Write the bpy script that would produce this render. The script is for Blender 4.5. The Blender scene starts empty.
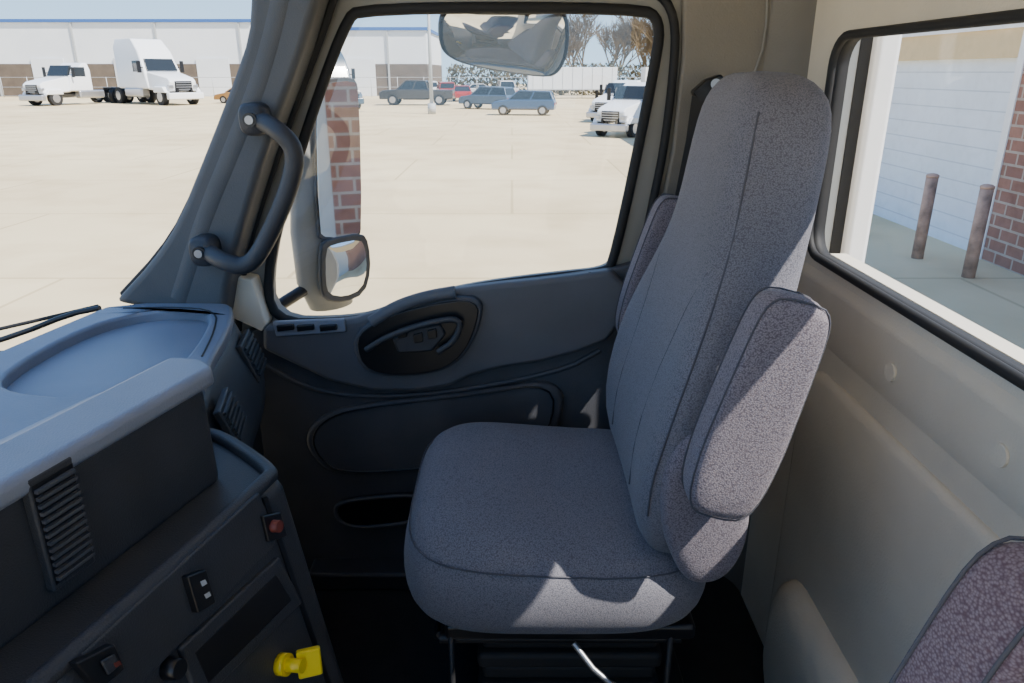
import bpy, bmesh, math, random
from mathutils import Vector, Matrix
random.seed(4)
H=2.7; F=740.0; PIT=math.radians(20); S=math.sin(PIT); C=math.cos(PIT)
def ray(px,py):
    a=(px-512)/F; b=(341.5-py)/F
    return Vector((a, C+b*S, -S+b*C))
def UY(px,py,y): r=ray(px,py); return r*(y/r.y)
def UX(px,py,x): r=ray(px,py); return r*(x/r.x)
def UZ(px,py,z): r=ray(px,py); return r*(z/r.z)
def UP(px,py,p0,n): r=ray(px,py); return r*(Vector(p0).dot(n)/r.dot(n))

# ---------------------------------------------------------------- materials
def mat(name,col,rough=.5,metal=0.,var=.0,vscale=8.,bump=0.,bscale=300.,spec=.5,coat=0.):
    m=bpy.data.materials.new(name); m.use_nodes=True
    nt=m.node_tree; b=nt.nodes['Principled BSDF']
    b.inputs['Base Color'].default_value=(*col,1); b.inputs['Roughness'].default_value=rough
    b.inputs['Metallic'].default_value=metal; b.inputs['Specular IOR Level'].default_value=spec
    b.inputs['Coat Weight'].default_value=coat
    tc=nt.nodes.new('ShaderNodeTexCoord')
    if var>0:
        n=nt.nodes.new('ShaderNodeTexNoise'); n.inputs['Scale'].default_value=vscale; n.inputs['Detail'].default_value=5
        r=nt.nodes.new('ShaderNodeValToRGB')
        r.color_ramp.elements[0].position=.3; r.color_ramp.elements[1].position=.7
        r.color_ramp.elements[0].color=(*[c*(1-var) for c in col],1)
        r.color_ramp.elements[1].color=(*[min(1,c*(1+var)) for c in col],1)
        nt.links.new(tc.outputs['Object'],n.inputs['Vector']); nt.links.new(n.outputs['Fac'],r.inputs['Fac'])
        nt.links.new(r.outputs['Color'],b.inputs['Base Color'])
    if bump>0:
        n=nt.nodes.new('ShaderNodeTexNoise'); n.inputs['Scale'].default_value=bscale; n.inputs['Detail'].default_value=2
        bp=nt.nodes.new('ShaderNodeBump'); bp.inputs['Strength'].default_value=bump; bp.inputs['Distance'].default_value=.002
        nt.links.new(tc.outputs['Object'],n.inputs['Vector']); nt.links.new(n.outputs['Fac'],bp.inputs['Height'])
        nt.links.new(bp.outputs['Normal'],b.inputs['Normal'])
    return m
def clothmat(name,c1,c2,scale=430):
    m=bpy.data.materials.new(name); m.use_nodes=True
    nt=m.node_tree; b=nt.nodes['Principled BSDF']; b.inputs['Roughness'].default_value=.95
    b.inputs['Specular IOR Level'].default_value=.15; b.inputs['Sheen Weight'].default_value=.12
    tc=nt.nodes.new('ShaderNodeTexCoord'); mp=nt.nodes.new('ShaderNodeMapping'); mp.inputs['Scale'].default_value=(1,.85,1.25)
    mp.inputs['Rotation'].default_value=(.21,.13,.17)
    v=nt.nodes.new('ShaderNodeTexVoronoi'); v.inputs['Scale'].default_value=scale; v.inputs['Randomness'].default_value=1
    r=nt.nodes.new('ShaderNodeValToRGB'); r.color_ramp.elements[0].position=.1; r.color_ramp.elements[1].position=.8
    r.color_ramp.elements[0].color=(*c2,1); r.color_ramp.elements[1].color=(*c1,1)
    n=nt.nodes.new('ShaderNodeTexNoise'); n.inputs['Scale'].default_value=6; n.inputs['Detail'].default_value=4
    mx=nt.nodes.new('ShaderNodeMixRGB'); mx.blend_type='MULTIPLY'; mx.inputs[0].default_value=.25
    nt.links.new(tc.outputs['Object'],mp.inputs['Vector']); nt.links.new(mp.outputs['Vector'],v.inputs['Vector'])
    nt.links.new(v.outputs['Distance'],r.inputs['Fac']); nt.links.new(tc.outputs['Object'],n.inputs['Vector'])
    nt.links.new(r.outputs['Color'],mx.inputs[1]); nt.links.new(n.outputs['Fac'],mx.inputs[2])
    nt.links.new(mx.outputs['Color'],b.inputs['Base Color'])
    bp=nt.nodes.new('ShaderNodeBump'); bp.inputs['Strength'].default_value=.3; bp.inputs['Distance'].default_value=.0012; bp.invert=True
    nt.links.new(v.outputs['Distance'],bp.inputs['Height']); nt.links.new(bp.outputs['Normal'],b.inputs['Normal'])
    return m
def brickmat(name,c1,c2,mort,scale,bw=.5,rh=.25,msize=.02,axis='yz',stain=(.82,.8,.77),nsc=.9):
    m=bpy.data.materials.new(name); m.use_nodes=True
    nt=m.node_tree; b=nt.nodes['Principled BSDF']; b.inputs['Roughness'].default_value=.85
    tc=nt.nodes.new('ShaderNodeTexCoord'); sp=nt.nodes.new('ShaderNodeSeparateXYZ'); cb=nt.nodes.new('ShaderNodeCombineXYZ')
    nt.links.new(tc.outputs['Object'],sp.inputs[0])
    nt.links.new(sp.outputs[axis[0].upper()],cb.inputs[0]); nt.links.new(sp.outputs[axis[1].upper()],cb.inputs[1])
    t=nt.nodes.new('ShaderNodeTexBrick'); t.inputs['Scale'].default_value=scale
    t.inputs['Color1'].default_value=(*c1,1); t.inputs['Color2'].default_value=(*c2,1); t.inputs['Mortar'].default_value=(*mort,1)
    t.inputs['Mortar Size'].default_value=msize; t.inputs['Brick Width'].default_value=bw; t.inputs['Row Height'].default_value=rh
    nt.links.new(cb.outputs[0],t.inputs['Vector'])
    last=t.outputs['Color']
    for sc,pos in((nsc,(.35,.60)),(nsc*7,(.30,.55))):
        n=nt.nodes.new('ShaderNodeTexNoise'); n.inputs['Scale'].default_value=sc; n.inputs['Detail'].default_value=9
        rr=nt.nodes.new('ShaderNodeValToRGB'); rr.color_ramp.elements[0].position=pos[0]; rr.color_ramp.elements[1].position=pos[1]
        rr.color_ramp.elements[0].color=(*stain,1); rr.color_ramp.elements[1].color=(1,1,1,1)
        mx=nt.nodes.new('ShaderNodeMixRGB'); mx.blend_type='MULTIPLY'; mx.inputs[0].default_value=1
        nt.links.new(tc.outputs['Object'],n.inputs['Vector']); nt.links.new(n.outputs['Fac'],rr.inputs['Fac'])
        nt.links.new(last,mx.inputs[1]); nt.links.new(rr.outputs['Color'],mx.inputs[2]); last=mx.outputs['Color']
    nt.links.new(last,b.inputs['Base Color'])
    return m
def glassmat(name,refl=.05,tint=(1,1,1)):
    m=bpy.data.materials.new(name); m.use_nodes=True; nt=m.node_tree; nt.nodes.clear()
    o=nt.nodes.new('ShaderNodeOutputMaterial'); t=nt.nodes.new('ShaderNodeBsdfTransparent'); t.inputs[0].default_value=(*tint,1)
    g=nt.nodes.new('ShaderNodeBsdfGlossy'); g.inputs['Roughness'].default_value=.02
    x=nt.nodes.new('ShaderNodeMixShader'); x.inputs[0].default_value=refl
    nt.links.new(t.outputs[0],x.inputs[1]); nt.links.new(g.outputs[0],x.inputs[2]); nt.links.new(x.outputs[0],o.inputs[0])
    return m
M_cloth=clothmat('seat_cloth',(.115,.113,.135),(.235,.23,.265),480)
M_cloth_side=clothmat('seat_cloth_side',(.115,.098,.118),(.285,.255,.285),430)
M_cloth_mar=clothmat('seat_cloth_maroon',(.12,.075,.095),(.27,.215,.245),520)
M_seam=mat('seam_thread',(.07,.07,.085),.9)
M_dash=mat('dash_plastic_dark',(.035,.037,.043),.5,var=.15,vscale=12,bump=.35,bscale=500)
M_dashsky=mat('dash_top_skylit_plastic',(.20,.22,.27),.40,var=.1,vscale=6,bump=.3,bscale=450)  # pale blue of sky light on the dash top, put into the colour
M_door=mat('door_trim_plastic',(.062,.065,.076),.55,var=.12,vscale=10,bump=.35,bscale=450)
M_door2=mat('door_trim_plastic_light',(.095,.098,.112),.5,var=.1,vscale=10,bump=.3,bscale=450)
M_black=mat('black_plastic',(.008,.008,.01),.35)
M_rub=mat('black_rubber',(.012,.012,.013),.7)
M_pillar=mat('pillar_plastic',(.085,.088,.092),.6,var=.1,vscale=9,bump=.3,bscale=450)
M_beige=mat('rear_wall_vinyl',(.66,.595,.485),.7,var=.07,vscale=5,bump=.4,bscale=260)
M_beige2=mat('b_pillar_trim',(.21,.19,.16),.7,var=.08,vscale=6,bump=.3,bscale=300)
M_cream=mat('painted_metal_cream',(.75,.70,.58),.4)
M_white=mat('white_paint',(.8,.81,.83),.35,var=.03)
M_floor=mat('floor_mat_rubber',(.012,.012,.013),.8,var=.3,vscale=20,bump=.5,bscale=100)
M_metal=mat('steel_bar',(.35,.35,.36),.35,.9)
M_dmetal=mat('dark_steel',(.03,.03,.032),.5,.6)
M_yel=mat('yellow_plastic',(.85,.62,.01),.35)
M_red=mat('dark_red_plastic',(.16,.03,.02),.5)
M_mirror=mat('mirror_glass',(.80,.82,.83),.02,1.)
M_house=mat('mirror_housing',(.26,.26,.245),.5)
M_glass=glassmat('window_glass',.04)
M_rust=mat('rusty_steel',(.33,.22,.17),.85,var=.5,vscale=6,bump=.4,bscale=40)
M_ground=brickmat('yard_concrete',(.69,.565,.345),(.73,.60,.37),(.54,.43,.25),.16,bw=1.,rh=.8,msize=.005,axis='xy',stain=(.86,.84,.80),nsc=.09)
M_brick=brickmat('red_brick',(.25,.12,.09),(.34,.17,.125),(.40,.34,.29),1.0,bw=.4,rh=.18,msize=.018)
M_garage=brickmat('garage_door_panel',(.80,.86,.93),(.80,.86,.93),(.58,.64,.72),1.0,bw=60.,rh=.28,msize=.010,stain=(.93,.93,.93))
M_tan=mat('tan_siding',(.66,.50,.28),.7,var=.05)
M_bwhite=mat('white_siding',(.74,.77,.8),.6,var=.04,vscale=.3)
M_bdark=mat('brown_block',(.13,.10,.075),.8,var=.15,vscale=1.)
M_blue=mat('blue_trim',(.04,.12,.35),.5)
M_grey=mat('grey_panel',(.42,.44,.45),.6)
M_tire=mat('tire_rubber',(.015,.015,.016),.8)
M_hub=mat('wheel_hub',(.5,.5,.52),.3,.8)
M_cglass=mat('dark_car_glass',(.02,.025,.03),.08)
M_bark=mat('bare_branches',(.20,.15,.09),.9,var=.2)
M_bush=mat('brush',(.10,.085,.045),.95,var=.5,vscale=1.5)

# ---------------------------------------------------------------- builders
def grp(name,loc=(0,0,0)):
    e=bpy.data.objects.new(name,None); bpy.context.collection.objects.link(e)
    e.location=Vector(loc)+Vector((0,0,H)); e.empty_display_size=.05
    return e
def fin(me,name,m,parent=None,smooth=False,bevel=0,sub=0,segs=3):
    ob=bpy.data.objects.new(name,me); bpy.context.collection.objects.link(ob)
    if m and not me.materials: me.materials.append(m)
    if parent is None: ob.location.z=H
    else: ob.parent=parent
    if smooth or bevel>0:
        for p in me.polygons: p.use_smooth=True
    if bevel>0:
        b=ob.modifiers.new('bevel','BEVEL'); b.width=bevel; b.segments=segs; b.limit_method='ANGLE'; b.angle_limit=math.radians(30)
        b.harden_normals=True
    if sub>0:
        s=ob.modifiers.new('sub','SUBSURF'); s.levels=sub; s.render_levels=sub
    return ob
def mesh(name,v,f,m,parent=None,**k):
    me=bpy.data.meshes.new(name); me.from_pydata([tuple(p) for p in v],[],f)
    bm=bmesh.new(); bm.from_mesh(me); bmesh.ops.recalc_face_normals(bm,faces=bm.faces); bm.to_mesh(me); bm.free()
    return fin(me,name,m,parent,**k)
def hull(name,pts,m,parent=None,**k):
    bm=bmesh.new()
    vs=[bm.verts.new(p) for p in pts]
    r=bmesh.ops.convex_hull(bm,input=vs)
    bmesh.ops.delete(bm,geom=[g for g in r['geom_unused'] if isinstance(g,bmesh.types.BMVert)],context='VERTS')
    bmesh.ops.dissolve_limit(bm,angle_limit=.01,verts=bm.verts,edges=bm.edges)
    bmesh.ops.recalc_face_normals(bm,faces=bm.faces)
    me=bpy.data.meshes.new(name); bm.to_mesh(me); bm.free()
    return fin(me,name,m,parent,**k)
def box(name,x0,x1,y0,y1,z0,z1,m,parent=None,**k):
    return hull(name,[(x,y,z) for x in(x0,x1) for y in(y0,y1) for z in(z0,z1)],m,parent,**k)
def extr(name,pts,vec,m,parent=None,**k):
    n=len(pts); vec=Vector(vec); v=[Vector(p) for p in pts]+[Vector(p)+vec for p in pts]
    f=[list(range(n)),list(range(n,2*n))[::-1]]+[[i,(i+1)%n,n+(i+1)%n,n+i] for i in range(n)]
    return mesh(name,v,f,m,parent,**k)
def loft(name,secs,m,parent=None,cap=True,**k):
    n=len(secs[0]); v=[p for s in secs for p in s]; f=[]
    for i in range(len(secs)-1):
        for j in range(n): f.append([i*n+j,i*n+(j+1)%n,(i+1)*n+(j+1)%n,(i+1)*n+j])
    if cap: f.append(list(range(n))); f.append(list(range((len(secs)-1)*n,len(secs)*n))[::-1])
    return mesh(name,v,f,m,parent,**k)
def smoothpath(pts,it=2,closed=False):
    pts=[Vector(p) for p in pts]
    for _ in range(it):
        q=[]; n=len(pts)
        rng=range(n) if closed else range(n-1)
        if not closed: q.append(pts[0])
        for i in rng:
            a,b=pts[i],pts[(i+1)%n]; q.append(a*.75+b*.25); q.append(a*.25+b*.75)
        if not closed: q.append(pts[-1])
        pts=q
    return pts
def tube(name,pts,r,m,parent=None,closed=False,sm=0,res=4):
    if sm: pts=smoothpath(pts,sm,closed)
    cu=bpy.data.curves.new(name,'CURVE'); cu.dimensions='3D'; cu.bevel_depth=r; cu.bevel_resolution=res; cu.use_fill_caps=True
    s=cu.splines.new('POLY'); s.points.add(len(pts)-1)
    for i,p in enumerate(pts): s.points[i].co=(*p,1)
    s.use_cyclic_u=closed
    o=bpy.data.objects.new('t',cu); bpy.context.collection.objects.link(o)
    dg=bpy.context.evaluated_depsgraph_get(); me=bpy.data.meshes.new_from_object(o.evaluated_get(dg))
    bpy.data.objects.remove(o); me.name=name; me.materials.clear()
    return fin(me,name,m,parent,smooth=True)
def plate(name,outer,holes,plane,pos,th,m,parent=None,**k):
    cu=bpy.data.curves.new(name,'CURVE'); cu.dimensions='2D'; cu.fill_mode='BOTH'; cu.extrude=th/2
    for lp in [outer]+holes:
        s=cu.splines.new('POLY'); s.points.add(len(lp)-1); s.use_cyclic_u=True
        for i,p in enumerate(lp): s.points[i].co=(p[0],p[1],0,1)
    o=bpy.data.objects.new('t',cu); bpy.context.collection.objects.link(o)
    dg=bpy.context.evaluated_depsgraph_get(); me=bpy.data.meshes.new_from_object(o.evaluated_get(dg))
    bpy.data.objects.remove(o); me.name=name; me.materials.clear()
    for v in me.vertices:
        a,b,c=v.co
        if plane=='y': v.co=(a,pos+th/2+c,b)
        elif plane=='x': v.co=(pos+th/2+c,a,b)
        else: v.co=(a,b,pos+th/2+c)
    bm=bmesh.new(); bm.from_mesh(me); bmesh.ops.remove_doubles(bm,verts=bm.verts,dist=1e-5)
    bmesh.ops.recalc_face_normals(bm,faces=bm.faces); bm.to_mesh(me); bm.free()
    return fin(me,name,m,parent,**k)
def xz(pts): return [(p[0],p[2]) for p in pts]
def cyl(name,p0,p1,r,m,parent=None,r2=None,n=24,smooth=True,bevel=0):
    p0=Vector(p0);p1=Vector(p1);d=(p1-p0).normalized(); a=d.orthogonal().normalized(); b=d.cross(a)
    r2=r if r2 is None else r2
    s=[[p+ (a*math.cos(t*2*math.pi/n)+b*math.sin(t*2*math.pi/n))*rr for t in range(n)] for p,rr in((p0,r),(p1,r2))]
    o=loft(name,s,m,parent)
    for p in o.data.polygons: p.use_smooth=len(p.vertices)==4
    return o
def sel(cx,cy,hx,hy,n,k=40):
    out=[]
    for i in range(k):
        t=2*math.pi*(i+.5)/k; c,s=math.cos(t),math.sin(t)
        out.append((cx+hx*math.copysign(abs(c)**(2/n),c),cy+hy*math.copysign(abs(s)**(2/n),s)))
    return out
def dome(name,loop,nrm,h,m,parent=None):
    loop=[Vector(p) for p in loop]; c=sum(loop,Vector())/len(loop); nrm=Vector(nrm).normalized()
    v=[];f=[];n=len(loop); ss=[1,.93,.8,.6,.4,.2]
    for s in ss: v+=[c+(p-c)*s+nrm*h*(1-s*s) for p in loop]
    v.append(c+nrm*h)
    for i in range(len(ss)-1):
        for j in range(n): f.append([i*n+j,i*n+(j+1)%n,(i+1)*n+(j+1)%n,(i+1)*n+j])
    k=(len(ss)-1)*n
    for j in range(n): f.append([k+j,k+(j+1)%n,len(v)-1])
    return mesh(name,v,f,m,parent,smooth=True)

# ---------------------------------------------------------------- cab shell
YD=1.60; XB=.56; FL=-1.2
win=[UY(*p,YD) for p in [(271,322),(268,262),(300,150),(345,22),(362,8),(640,8),(660,20),(656,60),(614,262),(604,272),(560,276),(480,286),(430,297),(390,312),(345,322)]]
win_s=smoothpath(win,2,True)
outer=[(-.92,FL),(-.92,-.56),(-.62,-.50)]+[tuple(UY(*p,YD).xz) for p in [(195,290),(275,60),(300,-60)]]+[(-.36,.36),(.58,.36),(.58,FL)]
M_frame=mat('door_frame_paint',(.24,.23,.205),.55,var=.05)
plate('wall_right',outer,[xz(win_s)],'y',YD,.05,M_frame)
wy0,wy1,wz0,wz1=-.25,1.375,-.318,.058
def rrect(a0,a1,b0,b1,r,k=6):
    o=[]
    for cx,cy,st in((a1-r,b1-r,0),(a0+r,b1-r,90),(a0+r,b0+r,180),(a1-r,b0+r,270)):
        for i in range(k+1):
            t=math.radians(st+90*i/k); o.append((cx+r*math.cos(t),cy+r*math.sin(t)))
    return o
rwin=rrect(wy0,wy1,wz0,wz1,.05)
plate('wall_back',[(-.5,FL),(1.66,FL),(1.66,.36),(-.5,.36)],[rwin],'x',XB,.014,M_beige)
box('floor',-1.0,.6,-.5,1.66,FL-.05,FL,M_floor)
box('ceiling',-.42,.62,-.42,1.68,.34,.38,M_beige)
g=[];k=10
for z in(FL,.35):
    for i in range(k+1):
        t=math.pi/2*i/k; g.append((.45+.11*math.sin(t),1.49+.11*math.cos(t),z))
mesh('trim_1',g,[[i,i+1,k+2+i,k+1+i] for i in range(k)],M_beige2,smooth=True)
wg=grp('window_1')
extr('glass_pane',[Vector((p.x,YD+.03,p.z)) for p in win_s],(0,.002,0),M_glass,wg)
tube('rubber_seal',[Vector((p.x,YD-.004,p.z)) for p in win_s],.011,M_rub,wg,closed=True)
wg=grp('window_2')
plate('glass_pane',rwin,[],'x',XB+.008,.002,M_glass,wg)
tube('rubber_seal',[(XB-.002,a,b) for a,b in rwin],.0075,M_rub,wg,closed=True)
plate('seal_liner',rrect(wy0-.002,wy1+.002,wz0-.002,wz1+.002,.052),[rrect(wy0+.006,wy1-.006,wz0+.004,wz1-.004,.045)],'x',XB-.002,.026,M_rub,wg)
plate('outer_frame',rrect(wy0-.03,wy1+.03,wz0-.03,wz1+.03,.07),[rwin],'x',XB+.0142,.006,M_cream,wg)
box('sunlit_ground_strip',XB+.03,XB+.06,wy0,wy1-.03,wz0-.02,wz0+.002,M_cream,wg)  # cream strip added in place of the sunlit ground below the window
wp=grp('wall_panel_relief')
hull('sill_band',[(XB-.010,y,z) for y in(-.4,1.45) for z in(-.355,-.43)]+[(XB+.003,y,z) for y in(-.4,1.49) for z in(-.335,-.47)],M_beige,wp,bevel=.006)
for p in [(893,372),(1003,455)]:
    q=UX(*p,XB-.008); cyl('fastener_cap',q,q+Vector((-.006,0,0)),.014,M_beige,wp)
loft('storage_bulge',[[(x,a,b) for a,b in rrect(.2+i,1.24-i,-1.2,-.90-i,.10)] for x,i in((XB+.005,0),(XB-.03,.012),(XB-.045,.03),(XB-.05,.05))],M_beige,wp,smooth=True)
loft('lower_pad',[[(x,a,b) for a,b in rrect(-.4+i,1.30-i,-1.19+i,-.50-i,.09)] for x,i in((XB+.005,0),(XB-.008,.006),(XB-.012,.02))],M_beige,wp,smooth=True)
fe=grp('side_fairing')  # side fairing of the cab, outside the rear window
box('fairing_panel',.60,.715,1.63,1.66,-2.69,.5,M_grey,fe,bevel=.004)
box('edge_rubber',.712,.735,1.625,1.665,-2.69,.5,M_rub,fe)
box('edge_cap',.735,.785,1.60,1.67,-2.69,.5,M_white,fe,bevel=.012)

# A pillar
ap=grp('a_pillar_trim')
L=[(252,-60),(249,0),(247,35),(232,80),(205,150),(176,222),(150,262),(112,303)]
R=[(335,-60),(318,0),(300,60),(270,140),(243,228),(230,275),(222,325)]
Lp=smoothpath([UY(*p,1.49) for p in L],1); Rp=smoothpath([UY(*p,1.49) for p in R],1)
extr('pillar_body',Lp+Rp[::-1]+[],(0,.13,0),M_pillar,ap,bevel=.02)
Lc=[UY(*p,1.49) for p in [(285,-30),(276,20),(258,85),(232,150),(205,215),(190,262),(178,300)]]
tube('center_ridge',[p+Vector((0,.036,0)) for p in Lc],.040,M_pillar,ap,sm=2,res=8)
tube('door_opening_seal',[UY(*p,1.575) for p in [(345,-40),(330,10),(308,70),(275,160),(250,235),(240,285),(238,330)]],.009,M_rub,ap,sm=2)
tube('windshield_seal',[p+Vector((-.004,.06,0)) for p in Lp],.010,M_rub,ap)
extr('pillar_foot',[UY(*p,1.55) for p in [(226,275),(252,280),(266,325),(262,332),(232,318)]],(0,.05,0),M_cream,ap,bevel=.004)
gh=grp('grab_handle')
hp=[UY(255,118,1.475)]+[UY(*p,1.42) for p in [(276,128),(297,150),(290,188),(266,243),(248,268),(222,262)]]+[UY(204,248,1.475)]
tube('grip',hp,.0175,M_dash,gh,sm=3,res=8)
for p in [(255,119),(205,250)]:
    c=UY(*p,1.47)
    loft('mount_pad',[[(c.x+a,y,c.z+b) for a,b in sel(0,0,.026*s,.03*s,3)] for y,s in((1.50,1),(1.455,1),(1.445,.8))],M_dash,gh,smooth=True)
    cyl('bolt_cap',(c.x,1.445,c.z),(c.x,1.438,c.z),.013,M_black,gh)
    cyl('bolt_head',(c.x,1.438,c.z),(c.x,1.434,c.z),.008,M_metal,gh)

# B pillar trim and belt
bp=grp('b_pillar_trim')
tube('door_weatherstrip',[UY(*p,1.592) for p in [(600,-20),(655,-12),(676,15),(674,70),(664,150),(650,215),(632,300),(615,420)]],.009,M_rub,bp,sm=2)
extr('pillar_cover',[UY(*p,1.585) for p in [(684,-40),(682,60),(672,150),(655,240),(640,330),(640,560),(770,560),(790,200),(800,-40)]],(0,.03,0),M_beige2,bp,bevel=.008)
tube('cover_groove',[UY(*p,1.583) for p in [(768,-20),(766,40),(752,80),(748,140)]],.003,M_frame,bp,sm=1)
sb=grp('seat_belt')
extr('anchor_bracket',[UY(*p,1.555) for p in [(693,92),(706,80),(722,74),(727,84),(716,97),(700,104)]],(0,.03,0),M_black,sb,bevel=.004)
cyl('anchor_bolt',UY(716,84,1.555),UY(716,84,1.54),.010,M_metal,sb)
st=[(692,96,712,98,1.56),(686,140,712,135,1.552),(674,200,702,190,1.55),(660,255,692,245,1.545),(645,320,676,310,1.54),(632,390,664,380,1.535)]
vv=[];ff=[]
for x1,y1,x2,y2,yy in st: vv+= [UY(x1,y1,yy),UY(x2,y2,yy)]
for i in range(len(st)-1): ff.append([2*i,2*i+1,2*i+3,2*i+2])
o=mesh('webbing',vv,ff,M_rub,sb); so=o.modifiers.new('s','SOLIDIFY'); so.thickness=.004

# ---------------------------------------------------------------- door panel
dg=grp('door_1')
top=[(236,352),(246,326),(345,323),(385,309),(425,295),(480,286),(560,277),(612,270),(640,262)]
TP=smoothpath([UY(*p,1.565) for p in top],1)
extr('main_panel',TP+[Vector((.42,1.565,-.40)),Vector((.42,1.565,-1.19)),Vector((-.80,1.565,-1.19)),Vector((-.80,1.565,-.62))],(0,.034,0),M_door,dg,bevel=.006)
extr('belt_pad',smoothpath([UY(*p,1.535) for p in [(262,327),(345,322),(385,309),(425,294),(480,286),(560,278),(628,268),(624,335),(560,360),(480,372),(440,392),(350,392),(262,350)]],1),(0,.035,0),M_door2,dg,bevel=.012)
extr('switch_panel',[UY(*p,1.528) for p in [(272,322),(344,319),(346,332),(276,337)]],(0,.012,0),M_dashsky,dg,bevel=.003)
for x in (285,305,328): extr('switch',[UY(*p,1.52) for p in [(x-9,326),(x+8,325),(x+9,330),(x-8,332)]],(0,.01,0),M_black,dg,bevel=.002)
pod=smoothpath([UY(*p,1.515) for p in [(349,338),(375,318),(420,303),(485,294),(480,330),(462,362),(430,377),(362,377)]],2,True)
pc=sum(pod,Vector())/len(pod)
extr('pull_pod_rim',pod,(0,.03,0),M_door,dg,bevel=.008)
podi=[pc+(p-pc)*.93+Vector((0,-.004,0)) for p in pod]
extr('pull_pod_recess',podi,(0,.02,0),M_black,dg,bevel=.003)
tube('pull_handle',[UY(*p,1.49) for p in [(366,350),(390,335),(430,322),(462,318),(456,340),(438,352)]],.007,M_dash,dg,sm=2)
extr('door_latch',[UY(*p,1.50) for p in [(392,340),(410,328),(440,325),(446,335),(432,352),(398,354)]],(0,.02,0),M_dash,dg,bevel=.006)
for x,y in((402,330),(418,335),(432,331)): extr('window_switch',[UY(*p,1.494) for p in [(x-5,y),(x+4,y-2),(x+5,y+7),(x-4,y+9)]],(0,.01,0),M_black,dg,bevel=.002)
tube('pod_brow',[UY(*p,1.52) for p in [(372,322),(395,307),(425,297),(455,292)]],.014,M_door2,dg,sm=2,res=8)
mp=smoothpath([UY(*p,1.548) for p in [(303,438),(318,418),(352,406),(480,392),(565,378),(562,430),(520,458),(440,470),(335,477),(312,460)]],2,True)
extr('map_pocket',mp,(0,.03,0),M_door,dg,bevel=.01)
mc=sum(mp,Vector())/len(mp)
tube('pocket_groove',[mc+(p-mc)*.93+Vector((0,-.001,0)) for p in mp],.0025,M_black,dg,closed=True)
tube('panel_crease',[UY(*p,1.563) for p in [(262,362),(300,385),(350,397),(440,394),(560,372),(600,350)]],.006,M_door,dg,sm=2)
cr=smoothpath([UY(*p,1.552) for p in [(333,508),(345,500),(405,494),(430,498),(428,516),(400,524),(345,528)]],2,True)
extr('cup_recess',cr,(0,.02,0),M_black,dg,bevel=.004)
tube('cup_recess_lip',[p+Vector((0,-.003,0)) for p in cr],.005,M_door,dg,closed=True)
q=UY(590,285,1.55); cyl('lock_pin_base',q,q+Vector((0,0,.01)),.012,M_black,dg); cyl('lock_pin',q,q+Vector((0,0,.03)),.005,M_black,dg)
box('sill_step',-.5,.42,1.50,1.60,-1.2,-1.15,M_dash,dg,bevel=.01)

# ---------------------------------------------------------------- dashboard
d=grp('dashboard')
poly=[(-.435,.90),(-.505,1.15),(-.535,1.33),(-.575,1.47),(-.60,1.50),(-.84,1.50),(-.86,1.40),(-.90,1.20),(-.97,.8),(-1.0,.2),(-.6,.2)]
ps=smoothpath([Vector((a,b,0)) for a,b in poly],1,True)
def lev(s,z,o=0,cx=-.74,cy=1.0): return [Vector((cx+(p.x-cx)*s+(o if p.x>-.7 else 0),cy+(p.y-cy)*s,z)) for p in ps]
loft('dash_body',[lev(.93,-1.0,-.04),lev(.95,-.70,-.02),lev(.99,-.655,.03),lev(1.0,-.63,.045),lev(1.0,-.60,.045),lev(1.0,-.50),lev(.985,-.487),lev(.96,-.48)],M_dash,d,smooth=True)
inner=[(-.55,1.12),(-.57,1.28),(-.605,1.42),(-.66,1.45),(-.76,1.43),(-.815,1.34),(-.83,1.16),(-.80,1.04),(-.60,1.0)]
innS=[(p.x,p.y) for p in smoothpath([Vector((a,b,0)) for a,b in inner],2,True)]
plate('top_border',[(p.x,p.y) for p in lev(.99,0)],[innS],'z',-.485,.028,M_dashsky,d,bevel=.008)
plate('tray_floor',innS,[],'z',-.482,.004,M_dashsky,d)
tube('end_cap_seam',[(-.80,1.455,-.4565),(-.70,1.462,-.4565),(-.60,1.44,-.4565),(-.555,1.30,-.4565),(-.53,1.18,-.4565)],.0018,M_black,d,sm=2)
def vent(name,c,u,v,n,w,h,ns,par,slm=None):
    u=Vector(u).normalized();v=Vector(v).normalized();n=Vector(n).normalized();c=Vector(c)
    fr=[c+u*a*w/2+v*b*h/2 for a,b in((-1,-1),(1,-1),(1,1),(-1,1))]
    extr(name+'_frame',[p-n*.004 for p in fr],n*.012,M_dash,par,bevel=.003)
    extr(name+'_core',[c+(p-c)*.88+n*.0065 for p in fr],n*.002,M_black,par)
    for i in range(ns):
        t=(i+.5)/ns*2-1; q=c+v*t*h/2*.84+n*.008
        extr(name+'_slat',[q-u*w*.42-v*h*.18/ns,q+u*w*.42-v*h*.18/ns,q+u*w*.42+v*h*.18/ns,q-u*w*.42+v*h*.18/ns],n*.005,slm or M_dash,par)
vent('side_vent',UX(249,356,-.537)+Vector((.004,0,0)),(-.18,1,0),(-.36,-.05,1),(1,.15,.36),.11,.085,6,d)
vent('side_vent',UX(227,418,-.462)+Vector((.004,0,0)),(-.22,1,0),(-.36,-.05,1),(1,.2,.36),.10,.07,6,d)
box('glove_box',-.78,-.56,1.0,1.5,-1.19,-.66,M_dash,d,bevel=.02)
SL=.29
def fx(y,z): return -.30+SL*(y-.85)+(-.50-z)*.165
lowp=[]
for z in(-.50,-1.2):
    for y in(.0,.85): lowp.append((fx(y,z),y,z))
    lowp+= [(fx(.85,z)-.13,.975,z),(-.62,.975,z),(-.8,.0,z)]
hull('center_stack_body',lowp,M_dash,d,bevel=.014)
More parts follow.
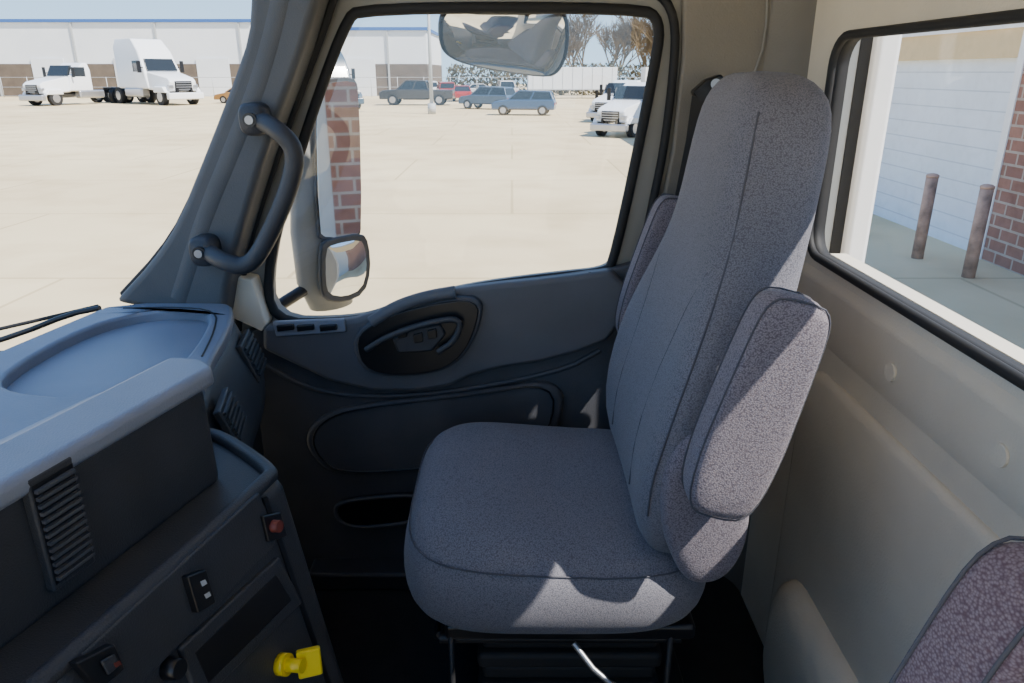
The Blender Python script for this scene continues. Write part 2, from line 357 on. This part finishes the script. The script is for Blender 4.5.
lip=[(fx(.0,-.5)-.008,.0,-.497),(fx(.84,-.5)-.010,.84,-.497),(fx(.84,-.5)-.02,.868,-.497),(-.425,.965,-.497),(-.46,.97,-.497)]
tube('stack_lip',lip,.010,M_dash,d,sm=2,res=8)
def hx(y): return -.38+SL*(y-.85)
up=[]
for z,dx in((-.505,0),(-.365,-.004)):
    up+=[(hx(0)+dx,0,z),(hx(.85)+dx,.85,z),(hx(.85)-.07,.89,z),(hx(0)-.07,0,z)]
hull('upper_housing',up,M_dash,d,bevel=.012)
tp=[]
for z,o in((-.37,.0),(-.345,-.002)):
    tp+=[(hx(0)+.010+o,0,z),(hx(.85)+.010+o,.855,z)]
for z,o in((-.37,0),(-.348,0)): tp+=[(hx(0)-.08,0,z),(hx(.85)-.07,.90,z),(hx(.85)-.02,.89,z)]
hull('housing_top_cap',tp,M_dashsky,d,bevel=.010)
hull('housing_rear_slope',[(hx(0)-.06,0,-.352),(hx(.85)-.05,.885,-.352),(hx(0)-.34,0,-.462),(hx(.85)-.26,1.03,-.462),(hx(0)-.07,0,-.48),(hx(.85)-.06,.90,-.48),(hx(0)-.33,0,-.48),(hx(.85)-.25,1.03,-.48)],M_dashsky,d,bevel=.012)
nU=Vector((1,-SL,0)).normalized(); pU=Vector((hx(.85),.85,-.4))
e1=Vector((SL,1,0)).normalized(); e2=Vector((.165,0,-1)).normalized(); nL=e1.cross(e2); nL=nL if nL.x>0 else -nL
nL.normalize(); pL=Vector((fx(.85,-.5),.85,-.5))
def qU(px,py,o=0): return UP(px,py,pU,nU)+nU*o
def qL(px,py,o=0): return UP(px,py,pL,nL)+nL*o
c=(qU(20,482)+qU(50,462)+qU(92,560)+qU(62,580))/4
vent('center_vent',c,(e1),(0,0,1),nU,.052,.125,13,d,M_door)
def pan(name,px,o0,o1,m,bev=.002,q=qL): extr(name,[q(*p,o0) for p in px],(nL if q is qL else nU)*(o1-o0),m,d,bevel=bev)
pan('switch_panel_upper',[(78,655),(258,492),(275,545),(120,705)],-.004,.003,M_dash,.003)
pan('cubby_frame',[(176,648),(276,556),(300,602),(196,705)],-.004,.006,M_dash,.004)
pan('cubby_opening',[(190,652),(272,574),(288,600),(204,683)],.003,.0065,M_black,.001)
pan('rocker_switch',[(179,576),(198,569),(208,602),(190,613)],0,.012,M_black)
M_icon=mat('white_icon_print',(.5,.5,.5),.6)
pan('switch_icon',[(191,581),(196,579),(198,583),(193,586)],.0122,.0126,M_icon,0)
pan('switch_icon',[(195,594),(200,591),(202,595),(197,598)],.0122,.0126,M_icon,0)
pan('rocker_switch',[(66,662),(105,643),(116,668),(90,690)],0,.012,M_black)
pan('rocker_button',[(88,660),(102,652),(108,664),(96,674)],.012,.016,M_dash)
pan('switch_icon',[(100,662),(106,659),(108,663),(102,666)],.0162,.0166,M_red,0)
pan('knob_base',[(258,516),(276,512),(283,536),(264,542)],0,.008,M_black)
q=qL(268,526); cyl('red_knob',q,q+nL*.018,.0085,M_red,d,r2=.0075)
q=qL(168,668); cyl('round_knob',q,q+nL*.016,.012,M_black,d,r2=.010)
pan('side_seam',[(262,498),(266,496),(330,683),(326,684)],-.001,.0015,M_black,0)
yk=grp('parking_brake_knob')
q=qL(280,664); cyl('stem',q,q+nL*.034,.0085,M_yel,yk)
c=qL(288,660)+nL*.032
n2=(nL*.35+Vector((0,-.9,.25))).normalized(); u2=n2.cross(Vector((0,0,1))).normalized(); v2=u2.cross(n2)
loft('knob_cap',[[c+n2*z+u2*a+v2*b for a,b in rrect(-.015*s,.015*s,-.018*s,.018*s,.003*s)] for z,s in((-.005,.9),(-.003,1),(.004,1),(.006,.9))],M_yel,yk,smooth=False)
cyl('collar',q,q+nL*.012,.014,M_yel,yk)

ww=grp('windshield_wiper')
tube('arm',[UY(*p,1.50) for p in [(-40,352),(20,334),(70,314),(100,308)]],.006,M_black,ww,sm=1)
tube('blade',[UY(*p,1.52) for p in [(-40,338),(30,322),(98,306)]],.004,M_rub,ww)
box('cowl',-1.25,-.86,.0,1.5,-.75,-.56,M_black,ww,bevel=.02)

# ---------------------------------------------------------------- seats
SEC=[(-.725,.235,.09,.19,0),(-.70,.205,.13,.225,.01),(-.65,.195,.15,.245,.03),(-.56,.20,.155,.252,.035),(-.47,.222,.15,.25,.035),(-.40,.243,.142,.238,.03),(-.34,.260,.142,.215,.02),(-.28,.275,.144,.19,.01),(-.22,.286,.146,.172,0),(-.14,.296,.147,.162,0),(-.07,.306,.143,.154,0),(-.035,.315,.130,.138,0),(-.012,.328,.100,.110,0),(.002,.343,.06,.07,0)]
def backsec(z,xf,th,hw,bl,k=44,n=4.4):
    out=[]
    for a,b in sel(0,0,1,1,n,k):
        x=xf+th/2+a*th/2; y=b*hw
        if a<0: x-= bl*abs(b)**3*(-a)
        out.append(Vector((x,y,z)))
    return out
def fxz(z,yr,n=4.4):
    for i in range(len(SEC)-1):
        a,b=SEC[i],SEC[i+1]
        if a[0]<=z<=b[0]:
            t=(z-a[0])/(b[0]-a[0]); L=[a[j]*(1-t)+b[j]*t for j in range(5)]
            y=yr*L[3]; xa=(1-min(1,abs(yr))**n)**(1/n)
            return Vector((L[1]+L[2]/2-xa*L[2]/2-L[4]*abs(yr)**3*xa+.0005,y,z))
def seat(name,cy,cx=0,cz=0,mside=M_cloth_side):
    s=grp(name,(cx,cy,cz))
    loft('backrest',[backsec(*t) for t in SEC],M_cloth,s,smooth=True,sub=1)
    def cs(z,ins,n=4.2,lift=0):
        return [Vector((a,b,z+lift*max(0,(.10-a))*.12)) for a,b in sel(.073,0,.260-ins,.262-ins,n,48)]
    loft('cushion',[cs(-.850,.045),cs(-.838,.022),cs(-.808,.004),cs(-.77,0),cs(-.742,.002),cs(-.722,.012,lift=.5),cs(-.705,.032,4,lift=1),cs(-.695,.07,3.6,1),cs(-.690,.12,3.2,.9),cs(-.690,.17,3,.6),cs(-.691,.23,2.5,.3)],M_cloth,s,smooth=True,sub=1)
    def seamloop(z,ins,n=4.2): return [Vector((a,b,z+(max(0,.10-a))*.12*.5)) for a,b in sel(.073,0,.260-ins,.262-ins,n,48)]
    tube('cushion_seam',seamloop(-.7215,.0125),.0013,M_seam,s,closed=True)
    for sg in(-1,1):
        tube('back_seam',[fxz(z,sg*.95) for z in [-.62,-.56,-.5,-.44,-.38,-.33,-.28,-.22,-.16,-.1,-.05]],.0016,M_seam,s,sm=1)
    tube('panel_seam',[fxz(z,r) for z,r in [(-.64,-.45),(-.55,-.42),(-.45,-.42),(-.38,-.5),(-.32,-.62),(-.27,-.8)]],.0013,M_seam,s,sm=1)
    tube('panel_seam',[fxz(z,r) for z,r in [(-.64,.45),(-.55,.42),(-.45,.42),(-.38,.5),(-.32,.62),(-.27,.8)]],.0013,M_seam,s,sm=1)
    for sg in(-1,1):
        ax=Vector((.085,0,.33)).normalized(); ux=Vector((ax.z,0,-ax.x))
        base=Vector((.312 if sg<0 else .298,0,-.408 if sg<0 else -.385))
        prof=[(-.160,.024),(-.150,.040),(-.12,.050),(-.06,.054),(.0,.052),(.07,.049),(.12,.046),(.144,.040),(.156,.026)]
        outl=[base+ax*t+ux*(-w) for t,w in prof]+[base+ax*t+ux*w for t,w in prof[::-1]]
        outl=smoothpath(outl,1,True); cc=sum(outl,Vector())/len(outl)
        lv=[(-.034,.88),(-.030,.95),(-.022,1.0),(.022,1.0),(.030,.95),(.034,.88)]
        loft('armrest',[[cc+(p-cc)*sc+Vector((0,sg*.305+yy,0)) for p in outl] for yy,sc in lv],mside,s,smooth=True,sub=1)
        for yy in(-.025,.025): tube('armrest_seam',[cc+(p-cc)*.985+Vector((0,sg*.305+yy,0)) for p in outl],.0013,M_seam,s,closed=True)
        cyl('armrest_pivot',(.345,sg*.20,-.50),(.345,sg*.285,-.50),.022,M_black,s)
        bs=[Vector((a,0,b)) for a,b in [(.245,-.70),(.215,-.62),(.215,-.52),(.26,-.46),(.32,-.47),(.345,-.56),(.35,-.66),(.32,-.725),(.27,-.73)]]
        bs=smoothpath(bs,2,True); bc=sum(bs,Vector())/len(bs)
        loft('side_bolster',[[bc+(p-bc)*sc+Vector((0,sg*yy,0)) for p in bs] for yy,sc in((.15,.9),(.22,1),(.25,1),(.262,.93),(.268,.8))],mside,s,smooth=True,sub=1)
    loft('back_shell',[[Vector((x,y,z)) for x,y in sel(xc,0,.02,hw,4,24)] for z,xc,hw in((-.72,.325,.20),(-.5,.36,.21),(-.38,.375,.18))],M_black,s,smooth=True)
    box('seat_pan',-.11,.30,-.21,.21,-.875,-.845,M_black,s,bevel=.008)
    for i in range(6):
        z=-.875-i*.033; box('suspension_bellow',-.06+.008*(i%2),.26-.008*(i%2),-.17+.01*(i%2),.17-.01*(i%2),z-.032,z,M_rub,s,bevel=.01)
    box('base_plate',-.12,.32,-.21,.21,-1.2-cz,-1.06,M_black,s,bevel=.01)
    for sg in(-1,1):
        tube('slide_rail',[(-.12,sg*.19,-.885),(.28,sg*.19,-.885)],.009,M_dmetal,s)
        cyl('support_post',(-.10,sg*.205,-1.18),(-.10,sg*.205,-.86),.005,M_dmetal,s)
        cyl('support_post',(.26,sg*.205,-1.18),(.26,sg*.205,-.86),.005,M_dmetal,s)
    tube('slide_lever',[(.10,-.22,-.87),(.14,-.25,-.91),(.20,-.265,-.94)],.005,M_metal,s,sm=1)
    tube('front_bar',[(-.12,-.19,-.88),(-.13,-.17,-.90),(-.13,.17,-.90),(-.12,.19,-.88)],.006,M_dmetal,s,sm=1)
    return s
seat('truck_seat',1.18); seat('truck_seat',.02,-.030,-.012,M_cloth_mar)

# ---------------------------------------------------------------- exterior mirrors
mg=grp('side_mirror')
mn=Vector((.816,-.577,0)); mp0=Vector((-.46,1.93,-.2))
def qm(px,py,o=0): return UP(px,py,mp0,mn)+mn*o
gl=smoothpath([qm(*p) for p in [(315,92),(322,84),(352,80),(358,90),(361,228),(356,235),(326,238),(318,232)]],1,True)
g2=smoothpath([qm(*p) for p in [(320,246),(328,240),(360,234),(366,244),(368,270),(362,292),(342,301),(324,298),(320,285)]],1,True)
gc=sum(gl,Vector())/len(gl)
extr('main_glass',gl,mn*.004,M_mirror,mg)
M_mbez=mat('mirror_bezel',(.05,.05,.05),.5)
extr('main_bezel',[gc+(p-gc)*1.05-mn*.008 for p in gl],mn*.009,M_mbez,mg,bevel=.003)
gc2=sum(g2,Vector())/len(g2)
dome('convex_glass',[gc2+(p-gc2)*.9+mn*.008 for p in g2],mn,.012,M_mirror,mg)
extr('convex_bezel',[gc2+(p-gc2)*1.06-mn*.006 for p in g2],mn*.015,M_mbez,mg,bevel=.005)
hs=[]
for px,py,w in [(318,78,.6),(316,100,.95),(315,160,1),(314,230,1),(318,280,.95),(324,308,.7)]:
    c=qm(px+20,py); up_=Vector((0,0,1)); sd=mn.cross(up_).normalized()
    hs.append([c+sd*a*w-mn*(.05+.045*b)*1 for a,b in [(math.cos(t)*.095,math.sin(t)) for t in [i*2*math.pi/20 for i in range(20)]]])
loft('housing',hs,M_house,mg,smooth=True)
tube('upper_arm',[qm(300,110,-.05),Vector((-.58,1.72,-.10)),Vector((-.50,1.64,-.12))],.016,M_black,mg,sm=1)
tube('lower_arm',[qm(318,292,-.05),Vector((-.70,1.76,-.62)),Vector((-.66,1.64,-.66))],.016,M_black,mg,sm=1)
lm=grp('look_down_mirror')
ln=Vector((.10,-.90,-.30)).normalized(); lp0=UY(503,48,1.80)
def ql(px,py,o=0): return UP(px,py,lp0,ln)+ln*o
ll=smoothpath([ql(*p) for p in [(438,14),(450,4),(555,4),(569,14),(569,50),(560,72),(545,78),(470,66),(446,56),(438,42)]],2,True)
lc=sum(ll,Vector())/len(ll)
extr('mirror_rim',[lc+(p-lc)*1.0-ln*.01 for p in ll],ln*.02,M_black,lm,bevel=.006)
dome('convex_glass',[lc+(p-lc)*.93+ln*.011 for p in ll],ln,.012,M_mirror,lm)
dome('mirror_back',[lc+(p-lc)*.98-ln*.009 for p in ll],-ln,.04,M_black,lm)
tube('bracket',[lc-ln*.04,lc+Vector((0,.0,.10)),Vector((lc.x,1.64,.25))],.012,M_black,lm,sm=1)

# ---------------------------------------------------------------- outside world
GZ=-H
box('ground',-150,150,-60,190,GZ-.2,GZ,M_ground)
b=grp('brick_building')
BX=7.2
box('brick_wall',BX,BX+.4,2.72,11.15,GZ,GZ+2.9,M_brick,b)
box('panel_wall',BX+.01,BX+.4,-22,2.72,GZ,GZ+2.9,M_grey,b)
box('upper_siding',BX+.02,BX+.4,-22,34,GZ+2.9,GZ+3.5,M_tan,b)
box('garage_door',BX+.12,BX+.2,11.15,30,GZ,GZ+3.45,M_garage,b)
box('garage_door_header',BX-.02,BX+.1,11.15,30,GZ+3.3,GZ+3.6,M_white,b)
box('door_jamb',BX-.02,BX+.15,11.1,11.25,GZ,GZ+3.5,M_white,b)
box('roof',BX-.05,BX+9,-22,34,GZ+3.5,GZ+3.65,M_grey,b)
box('far_wall',BX+.02,BX+9,33.8,34,GZ,GZ+3.5,M_bwhite,b)
for (p,t) in (((917,258),(930,175)),((968,277),(990,187))):
    q=UZ(*p,GZ); bo=grp('bollard',(q.x,q.y,0))
    cyl('post',(0,0,GZ),(0,0,GZ+1.25),.085,M_rust,bo)
    loft('cap',[[(math.cos(i*.3927)*r,math.sin(i*.3927)*r,GZ+1.25+z) for i in range(16)] for r,z in((.09,-.02),(.09,.01),(.06,.03),(.02,.038))],M_rust,bo,smooth=True)

def wheel(par,x,y,z,r,w):
    cyl('tire',(x,y-w/2,z),(x,y+w/2,z),r,M_tire,par,n=28)
    cyl('rim',(x,y-w/2-.01,z),(x,y+w/2+.01,z),r*.58,M_hub,par,n=20)
def place(name,x,y,ang):
    e=grp(name,(x,y,GZ)); e.rotation_euler=(0,0,math.radians(ang)); return e
def paint(c): return mat('car_paint',c,.3,coat=.4)
def car(x,y,ang,col,kind='car',sc=1.):
    e=place('pickup_truck' if kind=='pickup' else ('suv' if kind=='suv' else 'car'),x,y,ang); e.scale=(sc,)*3
    m=paint(col); W=1.8
    if kind=='car':
        L=4.6; body=[(-2.3,.35),(-2.3,.75),(-2.15,.95),(-1.2,1.0),(1.0,.98),(2.1,.78),(2.3,.6),(2.3,.32)]
        cab=[(-1.75,.97),(-1.1,1.42),(.35,1.45),(1.15,.97)]; wx=(-1.4,1.4); wr=.33
    elif kind=='suv':
        L=4.7; body=[(-2.3,.4),(-2.35,.9),(-2.25,1.12),(1.0,1.12),(2.1,.98),(2.32,.8),(2.32,.4)]
        cab=[(-2.2,1.1),(-1.95,1.68),(.3,1.74),(1.1,1.1)]; wx=(-1.45,1.45); wr=.37
    else:
        L=5.8; body=[(-2.9,.5),(-2.9,1.15),(-.9,1.15),(-.8,1.18),(1.4,1.2),(2.6,1.12),(2.9,.95),(2.9,.45)]
        cab=[(-.95,1.17),(-.75,1.82),(.75,1.85),(1.5,1.18)]; wx=(-1.8,1.85); wr=.42
    extr('body',[(a,-W/2,c) for a,c in body],(0,W,0),m,e,bevel=.07)
    cx=sum(a for a,_ in cab)/4
    hull('cabin_glass',[(a,yy*(W/2-.06 if k in(0,3) else W/2-.22),c) for k,(a,c) in enumerate(cab) for yy in(-1,1)],M_cglass,e,bevel=.04)
    (a1,c1),(a2,c2)=cab[1],cab[2]
    hull('roof',[(a,yy*(W/2-.2),c) for a,c in((a1-.05,c1-.06),(a1+.05,c1+.03),(a2-.05,c2+.03),(a2+.08,c2-.06)) for yy in(-1,1)],m,e,bevel=.02)
    for sg in(-1,1):
        for (pa,pb) in ((cab[0],cab[1]),(cab[3],cab[2]),(((cab[0][0]+cab[3][0])/2,cab[0][1]),((cab[1][0]+cab[2][0])/2,cab[1][1]))):
            tube('window_pillar',[(pa[0],sg*(W/2-.06),pa[1]),(pb[0],sg*(W/2-.215),pb[1])],.045,m,e)
        tube('sill_trim',[(-1.0,sg*(W/2+.005),.45),(1.0,sg*(W/2+.005),.45)],.03,M_tire,e)
    for x0 in wx:
        for sg in(-1,1): wheel(e,x0,sg*(W/2-.1),wr,wr,.24)
    M_lamp=bpy.data.materials.get('lamp_red') or mat('lamp_red',(.4,.02,.02),.3)
    for sg in(-1,1):
        box('tail_lamp',-L/2-.02,-L/2+.06,sg*.7-.12,sg*.7+.12,.75,.9,M_lamp,e)
        box('head_lamp',L/2-.12,L/2+.01,sg*.65-.15,sg*.65+.15,.62,.75,M_hub,e)
    return e
def semi(x,y,ang,col=(.8,.82,.84),sc=1.,sleeper=True):
    e=place('semi_truck',x,y,ang); e.scale=(sc,)*3; m=paint(col)
    top=3.9 if sleeper else 2.9
    rear=-2.6 if sleeper else -.9
    for sg in(-1,1): box('frame_rail',-4.4,3.3,sg*.45-.06,sg*.45+.06,.75,1.0,M_dmetal,e)
    hull('cab',[(a,yy,c) for a,c,w in((rear,.95,1.2),(1.2,.95,1.2),(rear,top-.5,1.2),(.9,2.0,1.2),(.3,top-.75,1.1),(-.5,top,1.0),(rear,top,1.0)) for yy in(-w,w)],m,e,bevel=.1)
    hull('hood',[(a,yy*w,c) for a,c,w in((.9,.9,1.15),(3.1,.8,1.0),(.9,1.98,1.05),(2.9,1.62,.85),(3.2,1.4,.85)) for yy in(-1,1)],m,e,bevel=.12)
    hull('windshield',[(a,yy*w,c) for a,c,w in((.98,2.02,1.0),(.62,2.72,.92),(.80,2.0,1.0),(.4,2.72,.92)) for yy in(-1,1)],M_cglass,e,bevel=.02)
    for sg in(-1,1):
        hull('side_window',[(a,sg*1.205,c) for a,c in((-.4,1.95),(.7,1.95),(.45,2.6),(-.4,2.6))]+[(a,sg*1.15,c) for a,c in((-.4,1.95),(.7,1.95),(.45,2.6),(-.4,2.6))],M_cglass,e)
        box('mirror',.75,.85,sg*1.4-.12,sg*1.4+.12,1.9,2.6,M_black,e,bevel=.03)
        cyl('mirror_arm',(.75,sg*1.1,2.2),(.8,sg*1.4,2.2),.03,M_black,e)
        box('fuel_tank',-1.8,.4,sg*1.0-.28,sg*1.0+.28,.45,1.0,M_hub,e,bevel=.12)
        box('headlamp',2.95,3.2,sg*.8-.16,sg*.8+.16,1.0,1.2,M_hub,e,bevel=.03)
        for x0 in (2.3,-3.0,-4.1): wheel(e,x0,sg*.98,.5,.5,.34)
        hull('fender',[(a,sg*w,c) for a,c in((1.65,.75),(1.8,1.1),(2.8,1.1),(3.1,.75)) for w in(.85,1.2)],m,e,bevel=.06)
    box('grille',3.1,3.22,-.55,.55,.85,1.42,M_black,e,bevel=.03)
    for i in range(4): box('grille_bar',3.2,3.25,-.5,.5,.92+i*.13,.96+i*.13,M_hub,e)
    box('bumper',3.1,3.45,-1.15,1.15,.35,.75,M_hub if not sleeper else m,e,bevel=.08)
    cyl('fifth_wheel',(-3.5,0,1.0),(-3.5,0,1.15),.5,M_dmetal,e)
    return e
def trailer(x,y,ang,L=14,sc=1.):
    e=place('box_trailer',x,y,ang); e.scale=(sc,)*3
    box('cargo_box',-L/2,L/2,-1.25,1.25,1.15,4.0,M_bwhite,e,bevel=.04)
    box('bottom_rail',-L/2-.02,L/2+.02,-1.28,1.28,1.1,1.25,M_grey,e)
    for i in range(9):
        xx=-L/2+L*(i+.5)/9; box('side_post',xx-.03,xx+.03,-1.28,1.28,1.2,3.95,M_grey,e)
    for x0 in(-L/2+1.2,-L/2+2.5):
        for sg in(-1,1): wheel(e,x0,sg*.98,.5,.5,.34)
    for sg in(-1,1): box('landing_gear',L/2-2.6,L/2-2.4,sg*.7-.08,sg*.7+.08,0,1.15,M_dmetal,e)
    return e
def at(px,py): r=UZ(px,py,GZ); return r.x,r.y
car(*at(524,115),172,(.035,.08,.16),'suv',.9)
car(*at(488,109),150,(.05,.09,.15),'suv',.95)
car(*at(418,105),178,(.04,.04,.042),'pickup',1.1)
car(*at(462,101),95,(.3,.02,.02),'car'); car(*at(446,99),100,(.25,.02,.015),'suv')
car(*at(506,99),100,(.5,.5,.5),'pickup'); car(*at(478,97),30,(.4,.42,.45),'car'); car(*at(430,97),100,(.6,.6,.6),'suv')
x,y=at(612,136); semi(x+1.2,y+1.2,-125,sc=.78,sleeper=False)
x,y=at(603,126); semi(x+1.6,y+4.5,-125,sc=.78,sleeper=False)
x,y=at(160,104); semi(x,y,-38,sc=1.4)
x,y=at(92,103); semi(x,y-3,-110,sc=1.2,sleeper=False)
x,y=at(6,100); semi(x-2,y-1,-60,sc=.9,sleeper=False)
x,y=at(345,108); semi(x-1,y,-60,col=(.05,.09,.13),sc=1.15)
trailer(6.5,85.5,2,12,.8); trailer(18.5,85,4,11,.8)
x,y=at(235,104); car(x,y+2,175,(.3,.16,.05),'car')
def warehouse(name,x0,x1,y0,y1,h,band=2.6,trim=None):
    e=grp(name)
    box('walls',x0,x1,y0,y1,GZ,GZ+h,M_bwhite,e)
    box('lower_block_band',x0-.05,x1+.05,y0-.08,y1,GZ,GZ+band,M_bdark,e)
    box('roof_edge',x0-.2,x1+.2,y0-.25,y1,GZ+h-.35,GZ+h,trim or M_grey,e)
    n=int((x1-x0)/9)
    for i in range(n):
        xx=x0+(i+.5)*(x1-x0)/n
        box('roll_up_door',xx-1.9,xx+1.9,y0-.14,y0-.02,GZ,GZ+4.2,M_garage2 if i%2 else M_bwhite,e)
        box('downspout',xx+3.4,xx+3.6,y0-.2,y0,GZ,GZ+h,M_grey,e)
M_garage2=mat('dock_door_grey',(.55,.57,.6),.5)
warehouse('warehouse',-78,-30,92,118,8.4,band=3.6,trim=M_blue)
warehouse('warehouse',-26,-10,93,112,7.6,trim=M_blue,band=3.6)
f=grp('chain_link_fence'); 
for i in range(60):
    xx=-85+i*3; cyl('fence_post',(xx,89,GZ),(xx,89,GZ+2.2),.04,M_grey,f,n=6)
for z in(.15,1.1,2.15): cyl('fence_rail',(-85,89,GZ+z),(92,89,GZ+z),.025,M_grey,f,n=6)
x,y=at(432,114); p=grp('light_pole',(x,y,0)); cyl('shaft',(0,0,GZ),(0,0,GZ+9),.13,M_grey,p,r2=.09); cyl('footing',(0,0,GZ),(0,0,GZ+.7),.28,M_grey,p)
box('lamp_head',-.3,.9,-.2,.2,GZ+9,GZ+9.2,M_grey,p,bevel=.04)
def tree(x,y,h):
    V=[];Fa=[]
    def br(p,d,l,r,dep):
        q=p+d*l; a=d.orthogonal().normalized(); b2=d.cross(a); i=len(V)
        for k in range(3): V.append(p+(a*math.cos(k*2.094)+b2*math.sin(k*2.094))*r)
        for k in range(3): V.append(q+(a*math.cos(k*2.094)+b2*math.sin(k*2.094))*r*.65)
        for k in range(3): Fa.append([i+k,i+(k+1)%3,i+3+(k+1)%3,i+3+k])
        if dep==0: return
        for _ in range(5 if dep>1 else 6):
            nd=(d+Vector((random.uniform(-1,1),random.uniform(-1,1),random.uniform(-.3,.8)))*.65).normalized()
            br(p+d*l*random.uniform(.5,1),nd,l*random.uniform(.6,.8),r*.6,dep-1)
    br(Vector((0,0,GZ)),Vector((0,0,1)),h*.25,.24,4)
    e=grp('bare_tree',(x,y,0)); mesh('branches',V,Fa,M_bark,e)
for i in range(20): tree(0+i*2.3+random.uniform(-1,1),112+random.uniform(0,12),random.uniform(13,19))
e=grp('brush_hedge'); V=[];Fa=[]
for i in range(9000):
    c=Vector((random.uniform(-8,60),random.uniform(96,99),GZ+random.uniform(0,3.6)))
    d3=[Vector([random.uniform(-.35,.35) for _ in range(3)]) for _ in range(3)]; k=len(V); V+=[c+t for t in d3]; Fa.append([k,k+1,k+2])
mesh('twigs',V,Fa,M_bush,e)

# ---------------------------------------------------------------- light
w=bpy.data.worlds.new('World'); bpy.context.scene.world=w; w.use_nodes=True; nt=w.node_tree
tc=nt.nodes.new('ShaderNodeTexCoord'); sp=nt.nodes.new('ShaderNodeSeparateXYZ'); cr_=nt.nodes.new('ShaderNodeValToRGB')
nt.links.new(tc.outputs['Generated'],sp.inputs[0]); nt.links.new(sp.outputs['Z'],cr_.inputs['Fac'])
el=cr_.color_ramp.elements; el[0].position=0; el[0].color=(.50,.76,1.0,1); el[1].position=1; el[1].color=(.14,.27,.60,1)
e_=el.new(.2); e_.color=(.28,.47,.78,1)
bg=nt.nodes['Background']; bg.inputs['Strength'].default_value=2.1
nt.links.new(cr_.outputs['Color'],bg.inputs['Color'])
ts=Vector((1,-.55,1.47)).normalized()
sl=bpy.data.lights.new('sun','SUN'); sl.energy=12.5; sl.angle=math.radians(.6); sl.color=(1,.95,.87)
so=bpy.data.objects.new('sun',sl); bpy.context.collection.objects.link(so); so.location=(10,-10,20)
so.rotation_euler=ts.to_track_quat('Z','Y').to_euler()

cam=bpy.data.cameras.new('camera'); cam.sensor_width=36; cam.lens=F/1024*36; cam.clip_start=.02; cam.clip_end=500
co=bpy.data.objects.new('camera',cam); bpy.context.collection.objects.link(co); co.location=(0,0,H)
co.rotation_euler=(math.radians(90)-PIT,0,0)
bpy.context.scene.camera=co
